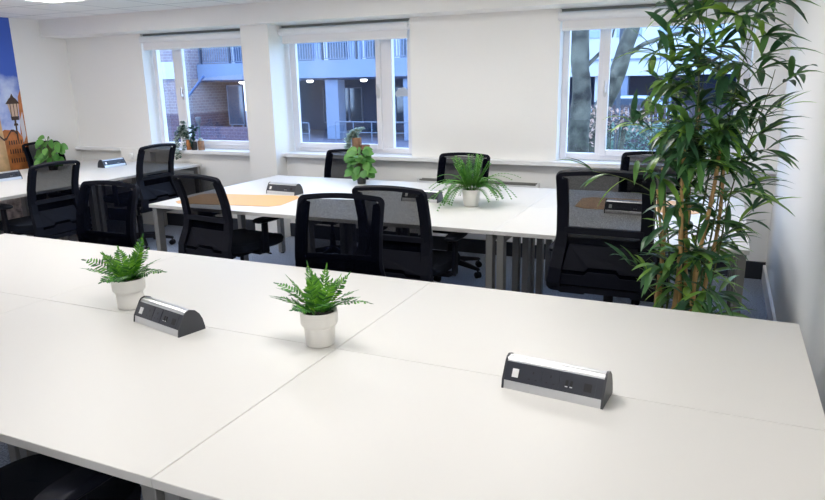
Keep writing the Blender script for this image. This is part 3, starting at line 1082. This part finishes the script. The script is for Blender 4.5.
# ================================================================== BAMBOO PLANT
def bamboo():
    t = empty('bamboo_plant', (-.1, 3.03, 0))
    MB().lathe([(.12, 0), (.125, .004), (.15, .26), (.155, .28), (.145, .28), (.14, .25), (.001, .249)], n=32).build('pot', POTD, t, smooth=True)
    MB().lathe([(.139, .25), (.08, .256), (.001, .258)], n=24).build('soil', SOIL, t)
    rnd = random.Random(21)
    canes = []
    spec = [(-.085, .02, -.03, .02, 1.2, .0125), (-.04, -.05, .02, -.02, 1.38, .0125), (.0, .05, .0, .04, 1.45, .012), (.035, -.04, .05, -.03, 1.3, .0125), (.07, .03, .05, .03, 1.25, .011), (.01, .0, -.02, .0, 1.05, .011), (-.07, .06, -.06, .02, 1.1, .009)]
    for (x, y, dx, dy, h, r) in spec:
        pts = []; rad = []
        n = 40
        for i in range(n + 1):
            u = i / n
            z = .24 + (h - .24) * u
            pts.append(Vector((x + dx * u + .012 * math.sin(u * 7 + x * 40), y + dy * u, z)))
            node = (i % 4 == 0)
            rad.append(r * (1 - .45 * u) * (1.18 if node else .97))
        MB().tube(pts, rad, 8).build('cane', CANE, t, smooth=True)
        canes.append(pts)
    stems = MB()
    for (x, y, dx, dy, h) in ((-.05, .0, -.1, .0, 1.75), (.0, .0, -.02, -.03, 2.12), (.03, .03, .07, .0, 2.16), (.05, -.02, .14, .02, 1.95), (-.02, .04, .03, .05, 1.9), (-.06, .03, -.16, .04, 1.55), (.06, .0, .2, .02, 1.6)):
        pts = [Vector((x + dx * (i / 40) ** 1.5 + .01 * math.sin(i * .3 + x * 50), y + dy * i / 40, .24 + (h - .24) * i / 40)) for i in range(41)]
        stems.tube(pts, [.006 - .0045 * i / 40 for i in range(41)], 6)
        canes.append(pts)
    stems.build('green_stem', TWIG, t, smooth=True)
    tw = MB(); lf = MB()
    cnt = 0

    def inside(p):
        return p.x + (-.1) < .25
    for ci, pts in enumerate(canes):
        hgt = pts[-1].z
        nb = int(8 + hgt * 9)
        for k in range(nb):
            u = (k + rnd.random()) / nb
            u = .1 + .9 * u
            p0 = pts[min(len(pts) - 1, int(u * (len(pts) - 1)))]
            az = rnd.uniform(0, 2 * PI)
            el = R(rnd.uniform(15, 65))
            # crown is fullest at chest to head height
            zf = p0.z
            Lb = rnd.uniform(.05, .17) if zf > 1.2 else rnd.uniform(.07, .17)
            if zf < 1.15 and rnd.random() < .62:
                continue
            d = Vector((math.cos(az) * math.cos(el), math.sin(az) * math.cos(el), math.sin(el)))
            q = p0.copy()
            seg = 5
            tp = [q.copy()]
            for i in range(seg):
                q = q + d * (Lb / seg)
                d = (d + Vector((0, 0, -.1))).normalized()
                tp.append(q.copy())
            if not inside(q) or (q.x < -.05 and q.y > .08 and q.z < 1.25):
                continue
            tw.tube(tp, [.0022 - .0014 * i / seg for i in range(seg + 1)], 4)
            nl = rnd.randint(6, 9)
            for j in range(nl):
                at = tp[-1 - (j % 3)] if j < nl - 1 else tp[-1]
                a2 = az + rnd.uniform(-1.4, 1.4)
                e2 = R(rnd.uniform(-25, 45))
                dd = Vector((math.cos(a2) * math.cos(e2), math.sin(a2) * math.cos(e2), math.sin(e2)))
                L = rnd.uniform(.12, .21)
                tip = at + dd * L
                if tip.x - .1 > .33 or not (tip.z > .3):
                    continue
                if tip.x < (-.2 if tip.z > 1.25 else -.17) - rnd.uniform(0, .05):
                    continue
                if tip.x < -.07 and tip.y > .1 and tip.z < 1.25:
                    continue
                if tip.y + 3.03 < 2.6 and tip.z < .8:
                    continue
                lf.leaf(at, dd, (rnd.uniform(-.3, .3), rnd.uniform(-.3, .3), 1), L, rnd.uniform(.021, .034), droop=rnd.uniform(.5, 1.3), seg=5, fold=.15)
                cnt += 1
    # the long side sprays that stick out of the crown
    for (p, q, nl) in (((-.06, -.02, 1.25), (-.24, -.12, 1.4), 7), ((-.06, -.05, 1.05), (-.38, -.16, 1.2), 5), ((.05, .0, 1.2), (.3, .1, 1.45), 9), ((.0, 0, 1.75), (-.1, -.05, 2.0), 9),
                       ((.08, 0, 1.8), (.18, 0, 1.98), 8), ((.02, .0, .7), (.24, -.02, 1.05), 9), ((-.05, -.03, .65), (-.22, -.05, .78), 6), ((0, .02, 1.5), (-.18, -.05, 1.68), 7)):
        p = Vector(p); q = Vector(q)
        tp = [p.lerp(q, i / 5) + Vector((0, 0, .03 * math.sin(PI * i / 5))) for i in range(6)]
        tw.tube(tp, [.0026 - .0016 * i / 5 for i in range(6)], 4)
        base = (q - p).normalized()
        for j in range(nl):
            at = tp[5 - (j % 3)]
            dd = (base + Vector((rnd.uniform(-.8, .8), rnd.uniform(-.8, .8), rnd.uniform(-.6, .7)))).normalized()
            L = rnd.uniform(.12, .19)
            if (at + dd * L).x - .1 > .385:
                continue
            lf.leaf(at, dd, (0, 0, 1), L, rnd.uniform(.021, .032), droop=rnd.uniform(.5, 1.2), seg=5, fold=.15)
    tw.build('twigs', TWIG, t)
    lf.build('foliage', LEAF_B, t, smooth=True)
    return tag(t, 'tall bamboo plant with tan canes and slender green leaves by the right wall', 'potted plant')


bamboo()

# ================================================================== RADIATOR, SMALL THINGS
t = empty('radiator', (-1.98, 5.715, 0))
MB().box(-.56, .56, -.045, .03, .16, .68).build('body', WHITEP, t, bevel=.006)
g = MB()
for k in range(54):
    x = -.53 + k * .02
    g.box(x, x + .006, -.04, .02, .68, .69)
g.box(-.55, .55, -.045, -.038, .68, .695).box(-.55, .55, .018, .025, .68, .695)
g.build('top_grille', STEEL, t)
for s in (-1, 1):
    MB().box(s * .565 - .006, s * .565 + .006, -.047, .032, .155, .697).build('side_panel', WHITEP, t)
MB().tube([(.52, 0, .16), (.52, 0, 0)], .009, 8).tube([(-.52, 0, .16), (-.52, 0, 0)], .009, 8).build('pipes', WHITEP, t)
for s in (-1, 1):
    MB().box(s * .4 - .02, s * .4 + .02, .03, .07, .3, .6).build('wall_bracket', STEEL, t)
tag(t, 'white panel radiator with slotted top grille under the ledge between windows', 'radiator')

t = empty('wall_plug', (-6.17, 5.725, .80))
MB().box(-.04, .04, -.01, 0, -.04, .04).build('socket_plate', WHITEP, t, bevel=.003)
MB().box(-.025, .025, -.045, -.01, -.022, .03).build('plug', WHITEP, t, bevel=.008)
MB().tube([(0, -.04, -.02), (.02, -.05, -.045), (.06, -.05, -.03), (.1, -.04, .01), (.14, -.02, .03), (.2, -.008, .035)], .004, 8).build('cable', WHITEP, t)
tag(t, 'white plug with curving cable on the pier left of the left window', 'plug')

# cloud sticker on the middle window
pts = []
for cx, cz, r_, a0, a1 in ((-.05, -.012, .026, 110, 260), (-.022, .012, .03, 70, 165), (.02, .018, .032, 20, 130), (.052, -.008, .028, -80, 70)):
    seg = [(cx + r_ * math.cos(R(a0 + (a1 - a0) * k / 6)), cz + r_ * math.sin(R(a0 + (a1 - a0) * k / 6))) for k in range(7)]
    pts.append(seg)
order = pts[3] + pts[2] + pts[1] + pts[0]
o = MB().prism(order, 0, .002, axis='y').build('window_sticker', mat('frosted_sticker', (.45, .5, .58), .6), loc=(-2.823, 5.954, H0 - .112))
tag(o, 'small pale cloud-shaped sticker on the narrow pane of the middle window', 'sticker')


# ================================================================== OUTSIDE
ZG = -1.3
GRASS = mat('lawn', (.08, .16, .06), .95, var=(3, .4))
PAVING = mat('grey_paving', (.09, .09, .13), .9, var=(1.2, .2))
CONC = mat('painted_concrete_band', (.15, .19, .27), .8, var=(.8, .06))
WREN = mat('white_render', (.45, .46, .46), .8)
BRICK = brickmat('pale_brick', (.24, .2, .2), (.2, .155, .165), (.31, .28, .29), 1.6)
DKBR = brickmat('dark_brick', (.085, .055, .08), (.07, .045, .07), (.13, .11, .14), 1.6)
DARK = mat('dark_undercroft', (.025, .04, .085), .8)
GLZ = mat('dark_glazing', (.03, .05, .08), .08, spec=1.0)
GLZB = mat('curtained_glazing', (.18, .24, .33), .2, spec=.8)
METD = mat('dark_metal', (.03, .035, .05), .5)
METB = mat('blue_painted_metal', (.05, .1, .22), .5)
METL = mat('galvanised_rail', (.13, .16, .22), .5, metal=.3)
BARK = mat('mossy_bark', (.06, .056, .042), .95, bump=(20, 1.0), var=(5, .98))
LIT = emit('downlight_glow', (1, .97, .9), 6)

tag(MB().box(-60, 20, 6.3, 9.8, ZG - .2, ZG).box(-9.5, 20, 9.8, 22, ZG - .2, ZG).build('lawn', GRASS), 'strip of lawn and planting outside the right-hand window', 'lawn', kind='structure')
struct(MB().box(-60, -9.5, 9.8, 60, ZG - .22, ZG - .02).box(-9.5, 20, 22, 60, ZG - .22, ZG - .02).build('ground', PAVING))

# building A: far side, windows 1 and 2
A = tag(empty('apartment_block', (-20, 30, ZG)), 'building opposite with pale balcony band over a dark undercroft, seen through left windows', 'building')


def pa(name, m, *boxes, par=A, org=(-20, 30, ZG), bevel=0):
    b = MB()
    for q in boxes:
        b.box(q[0] - org[0], q[1] - org[0], q[2] - org[1], q[3] - org[1], q[4] - org[2], q[5] - org[2])
    return b.build(name, m, par, bevel=bevel)


zb0, zb1 = H0 + .2, H0 + 1.06
pa('balcony_slab', CONC, (-26.75, -11.0, 30, 36, zb0, zb1))
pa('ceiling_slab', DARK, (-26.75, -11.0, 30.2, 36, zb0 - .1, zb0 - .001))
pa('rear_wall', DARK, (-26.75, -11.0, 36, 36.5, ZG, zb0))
pa('upper_wall', WREN, (-26.75, -11.0, 33, 36, zb1, H0 + 6.5))
# upper storey glazing strips
x = -26.4
k = 0
while x < -11.6:
    wd = (.95, .5, 1.1, .7)[k % 4]
    f = pa('window', (GLZB, GLZ, GLZB, GLZ)[(k * 3 + 1) % 4], (x, x + wd, 32.93, 33, zb1 + .05, zb1 + 2.3))
    pa('window_frame', METB, (x - .04, x, 32.9, 33, zb1, zb1 + 2.35), (x + wd, x + wd + .04, 32.9, 33, zb1, zb1 + 2.35), (x, x + wd, 32.91, 33, zb1 + 1.0, zb1 + 1.06), par=f, org=(-20, 30, ZG))
    x += wd + (.12, .45, .2, .35)[k % 4]
    k += 1
# balustrade
posts = []
for k in range(9):
    x = -26.5 + k * 1.95
    pa('balustrade_post', METD, (x, x + .1, 30.05, 30.12, zb1, zb1 + 1.15))
pa('balustrade_rail', METL, (-26.7, -11, 30.04, 30.12, zb1 + 1.1, zb1 + 1.16), (-26.7, -11, 30.05, 30.1, zb1 + .05, zb1 + .09))
pa('balusters', METL, *[(-26.6 + k * .15, -26.55 + k * .15, 30.06, 30.09, zb1 + .09, zb1 + 1.1) for k in range(104)])
for x in (-23.0, -18.72, -14.3):
    pa('column', CONC, (x, x + .75, 30.3, 31.0, ZG, zb0 - .1))
# undercroft glazing and downlights
for x in (-25.8, -22.3, -21.4, -20.5, -17.4, -16.5, -15.4, -13.2):
    f = pa('lower_window', GLZ, (x, x + .8, 35.9, 36, ZG + .5, zb0 - .6))
    pa('window_frame', METL, (x - .05, x, 35.85, 36, ZG + .45, zb0 - .55), (x + .8, x + .85, 35.85, 36, ZG + .45, zb0 - .55), (x, x + .8, 35.85, 36, ZG + .45, ZG + .5), (x, x + .8, 35.85, 36, zb0 - .6, zb0 - .55), par=f)
for x, y in ((-24.35, 30.8), (-20.2, 31.2), (-18.35, 31.2), (-16.95, 31.2), (-15.6, 31.2), (-14.6, 33.5)):
    d = MB().lathe([(.06, zb0 - .22 - ZG), (.15, zb0 - .2 - ZG), (.17, zb0 - .16 - ZG), (.17, zb0 - .101 - ZG)], x + 20, y - 30, 16).build('downlight', LIT, A)
# brick wing, nearer, left of window 1
B = tag(empty('brick_wing', (-32, 29, ZG)), 'pale brick wall with white band seen through the left window', 'building')
pa('brick_wall', BRICK, (-40, -26.8, 28.9, 34, ZG + 1.3, H0 + 6.5), par=B, org=(-32, 29, ZG))
pa('plinth', DKBR, (-40, -26.8, 28.9, 34, ZG, ZG + 1.3), par=B, org=(-32, 29, ZG))
pa('white_band', WREN, (-40.05, -26.76, 28.8, 28.9, H0 + .3, H0 + 1.2), par=B, org=(-32, 29, ZG))
# diagonal rainwater pipe
o = MB().tube([(0, 0, 3.3), (-1.65, -.2, 1.7), (-1.72, -.2, 0)], .07, 10).build('drain_pipe', METB, loc=(-25.0, 28.5, ZG))
tag(o, 'dark blue pipe slanting down the brick wall outside the left window', 'pipe')
o = MB().box(-30, -20.5, 27.5, 27.8, ZG - .02, ZG + .75).build('garden_wall', DKBR)
tag(o, 'low dark brick wall outside the left window', 'wall')
# picture-like window in the undercroft near window 1
t = empty('notice_case', (-25.2, 31.2, ZG))
MB().box(-.55, .45, 0, .1, .65, 2.75).build('glass', GLZ, t)
MB().box(-.6, -.55, -.02, .1, .6, 2.8).box(.45, .5, -.02, .1, .6, 2.8).box(-.55, .45, -.02, .1, .6, .65).box(-.55, .45, -.02, .1, 2.75, 2.8).build('frame', METL, t)
MB().box(-.5, -.4, 0.02, .1, 0, .6).box(.3, .4, .02, .1, 0, .6).build('posts', METL, t)
tag(t, 'tall framed glass panel under the balcony outside the left window', 'window')
# access railings in front of the undercroft
for (x0, x1, y, h, lab) in ((-21, -17.6, 27.5, 1.0, 'metal railing left of the blue column outside the middle window'), (-17.2, -13.2, 28.6, 1.0, 'metal railing right of the blue column outside the middle window')):
    t = empty('railing', (x0, y, ZG))
    n = int((x1 - x0) / 1.0)
    for k in range(n + 1):
        MB().tube([(k * 1.0, 0, 0), (k * 1.0, 0, h)], .025, 8).build('post', METL, t)
    MB().tube([(0, 0, h), (n * 1.0, 0, h)], .022, 8).tube([(0, 0, h * .5), (n * 1.0, 0, h * .5)], .018, 8).build('rail', METL, t)
    tag(t, lab, 'railing')

# bollard light behind the ivy
t = empty('bollard_light', (-9.9, 11.0, ZG))
MB().tube([(0, 0, 0), (0, 0, 2.1)], .02, 10).build('pole', METD, t)
MB().lathe([(.02, 2.08), (.05, 2.12), (.058, 2.22), (.05, 2.23)], n=16).build('lamp_head', METD, t, smooth=True)
tag(t, 'dark garden lamp head on a thin pole outside the left window', 'lamp')

# building C: white block through window 3
C = tag(empty('white_building', (-4, 36, ZG)), 'white rendered building with blue windows across the street, through the right window', 'building')
cz = H0
org = (-4, 36, ZG)
pa('facade', WREN, (-10.5, 8, 36, 42, cz + .02, cz + 8), par=C, org=org)
pa('string_course', CONC, (-10.5, 8, 35.93, 36, cz + .78, cz + .86), par=C, org=org)
for x in (-8.6, -6.6, -5.2, -3.2, -1.6, .4, 2.4):
    f = pa('window', GLZB, (x, x + 1.2, 35.95, 36.0, cz + 1.9, cz + 3.4), par=C, org=org)
    pa('window_frame', METB, (x - .06, x, 35.9, 36, cz + 1.85, cz + 3.45), (x + 1.2, x + 1.26, 35.9, 36, cz + 1.85, cz + 3.45), (x + .57, x + .63, 35.9, 36, cz + 1.9, cz + 3.4), (x, x + 1.2, 35.9, 36, cz + 2.6, cz + 2.66), par=f)
    pa('sill', WREN, (x - .1, x + 1.3, 35.85, 36, cz + 1.75, cz + 1.85), par=f)
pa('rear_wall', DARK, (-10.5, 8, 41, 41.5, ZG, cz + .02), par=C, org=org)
for x in (-10.3, -5.0, -2.9, 1.5, 5.5):
    pa('column', CONC, (x, x + .45, 36.1, 36.7, ZG, cz + .02), par=C, org=org)
pa('pale_wall_panel', WREN, (-6.2, -5.3, 36.3, 36.5, ZG + 1.6, cz), par=C, org=org)

# parked car beyond the fence


def car(x, y, z, rz, label, paint):
    t = empty('parked_car', (x, y, z), rz)
    side = [(-2.1, .35), (2.1, .35), (2.12, .62), (2.0, .8), (1.25, .9), (.72, 1.36), (.2, 1.45), (-.85, 1.45), (-1.5, 1.25), (-1.95, .95), (-2.12, .8)]
    MB().prism(side, -.82, .82, axis='y').build('body', mat('car_paint', paint, .3, spec=.8), t, bevel=.08)
    sg = [(.95, .92), (.62, 1.3), (.15, 1.37), (-.8, 1.37), (-1.35, 1.2), (-1.5, .95)]
    MB().prism(sg, -.86, .86, axis='y').build('side_windows', GLZ, t, bevel=.02)
    for sx in (-1.3, 1.3):
        for sy in (-.8, .62):
            MB().prism([(sx + .32 * math.cos(a), .32 + .32 * math.sin(a)) for a in [2 * PI * k / 18 for k in range(18)]], sy, sy + .2, axis='y').build('wheel', METD, t)
    for s in (-.55, .55):
        MB().box(2.05, 2.14, s - .15, s + .15, .62, .74).build('headlamp', METL, t, bevel=.02)
    return tag(t, label, 'car')


car(-3.6, 33.2, ZG + .55, 0, 'pale parked car beyond the dark fence outside the right window', (.35, .42, .5))
struct(MB().box(-10.5, 8, 30.9, 35.9, ZG - .02, ZG + .55).build('ground', PAVING))

# dark fence
t = empty('garden_fence', (-3, 24, ZG))
for k in range(12):
    MB().box(-7.5 + k * 1.6, -7.4 + k * 1.6, 0, .1, 0, 2.05).build('fence_post', METD, t)
f = MB()
for k in range(130):
    f.box(-7.5 + k * .135, -7.5 + k * .135 + .115, -.02, 0, .05, 1.95)
FENCE = mat('dark_timber', (.05, .035, .04), .9)
f.build('fence_boards', FENCE, t)
tag(t, 'dark vertical board fence across the garden outside the right window', 'fence')


def trunk(name, pts, rad, label, branches):
    t = empty(name, pts[0])
    o0 = Vector(pts[0])
    fine = []
    fr = []
    P = [Vector(p) - o0 for p in pts]
    for i in range(len(P) - 1):
        for k in range(6):
            u = k / 6
            fine.append(P[i].lerp(P[i + 1], u))
            fr.append(rad[i] + (rad[i + 1] - rad[i]) * u)
    fine.append(P[-1]); fr.append(rad[-1])
    rnd = random.Random(len(pts))
    rings = []
    for i, p in enumerate(fine):
        rings.append([p + Vector((math.cos(a), math.sin(a), 0)) * fr[i] * (1 + .07 * math.sin(3 * a + i * .5) + rnd.uniform(-.03, .03)) for a in [2 * PI * j / 16 for j in range(16)]])
    MB().rings(rings).build('trunk', BARK, t, smooth=True)
    for br in branches:
        q = [Vector(p) - o0 for p in br[0]]
        MB().tube(q, [br[1] * (1 - .8 * i / (len(q) - 1)) for i in range(len(q))], 7).build('branch', BARK, t, smooth=True)
    return tag(t, label, 'tree')


def z_(r):
    return H0 + r


trunk('tree', [(-1.71, 9, ZG), (-1.71, 9, z_(-.95)), (-1.70, 9, z_(-.3)), (-1.71, 9, z_(.0)), (-1.74, 9, z_(.22)), (-1.76, 9, z_(.5)), (-1.78, 9, z_(1.8))], [.17, .135, .125, .11, .115, .12, .1],
      'thick mossy upright tree trunk close to the right window', [([(-1.68, 9, z_(.1)), (-1.5, 9.1, z_(.3)), (-1.38, 9.2, z_(.5)), (-1.3, 9.3, z_(.9))], .03), ([(-1.8, 9, z_(.35)), (-1.95, 9.1, z_(.8)), (-2.0, 9.2, z_(1.4))], .06)])
trunk('tree', [(-2.35, 13, ZG), (-2.2, 13, z_(-.9)), (-1.95, 13, z_(-.3)), (-1.8, 13, z_(.15)), (-1.68, 13, z_(.6)), (-1.55, 13, z_(1.1)), (-1.35, 13, z_(2.2))], [.2, .17, .16, .15, .14, .13, .11],
      'leaning grey tree trunk farther back outside the right window', [([(-1.7, 13, z_(.35)), (-1.4, 13, z_(.55)), (-1.0, 13, z_(.68)), (-.4, 13, z_(.78)), (.3, 13.1, z_(.95))], .05), ([(-1.6, 13, z_(.9)), (-1.9, 13.1, z_(1.3)), (-2.1, 13.2, z_(2.0))], .05),
                                                                       ([(-1.2, 13, z_(.62)), (-1.1, 13, z_(.3)), (-1.15, 13, z_(.05)), (-1.1, 13, z_(-.2))], .012), ([(-.9, 13, z_(.7)), (-.8, 13, z_(.4)), (-.9, 13, z_(.1))], .012), ([(-.5, 13, z_(.78)), (-.45, 13, z_(.4)), (-.5, 13, z_(.15))], .01)])


def shrub(name, x, y, w_, d_, h, n, L, cols, label, seed, z0=ZG):
    t = empty(name, (x, y, ZG))
    lift = z0 - ZG
    rnd = random.Random(seed)
    lf = MB(); st = MB()
    for k in range(14):
        a = rnd.uniform(0, 2 * PI); r_ = rnd.random() ** .5
        st.tube([(0, 0, 0), (math.cos(a) * w_ * .2 * r_, math.sin(a) * d_ * .2 * r_, lift + h * .4), (math.cos(a) * w_ * .48 * r_, math.sin(a) * d_ * .48 * r_, lift + h * rnd.uniform(.6, .95))], .012, 5)
    for k in range(n):
        a = rnd.uniform(0, 2 * PI); r_ = rnd.random() ** .4
        z = h * rnd.uniform(.15, 1)
        e = math.sqrt(max(.1, 1 - (z / h - .45) ** 2 * 2.2))
        p = (math.cos(a) * w_ / 2 * r_ * e, math.sin(a) * d_ / 2 * r_ * e, z + lift)
        lf.leaf(p, (rnd.uniform(-1, 1), rnd.uniform(-1, 1), rnd.uniform(-.6, .8)), (0, 0, 1), L * rnd.uniform(.6, 1.3), L * .5, seg=2, shape='oval')
    st.build('stems', BARK, t)
    lf.build('foliage', leafmat(name + '_leaf', cols, .7), t)
    return tag(t, label, 'shrub')


shrub('green_shrub', -1.55, 17.5, 3.2, 1.5, 1.75, 2600, .14, [(.06, .12, .09), (.12, .2, .15), (.22, .3, .25)], 'pale green shrub in front of the dark fence outside right window', 3)
shrub('green_shrub', -3.1, 19.5, 1.6, 1.2, 1.15, 900, .13, [(.1, .16, .1), (.2, .3, .2), (.34, .4, .34)], 'low green shrub between the two tree trunks outside right window', 4)
shrub('beech_bush', -1.75, 12.2, 1.3, .5, .42, 260, .1, [(.38, .23, .17), (.48, .32, .26), (.3, .17, .12)], 'spray of pinkish brown dead leaves outside the right window', 5, z0=H0 - .95)
shrub('beech_bush', -2.0, 10.6, .55, .4, .55, 110, .08, [(.38, .23, .17), (.48, .32, .26), (.3, .17, .12)], 'pinkish brown leaves low beside the thick tree trunk', 6, z0=H0 - 1.15)
t = empty('lamp_post', (-2.2, 16.0, ZG))
MB().tube([(0, 0, 0), (0, 0, 6)], .05, 10).build('pole', METD, t)
MB().lathe([(.09, 0), (.09, .25), (.06, .3)], n=12).build('base_sleeve', METD, t)
tag(t, 'thin dark post in the garden outside the right window', 'post')
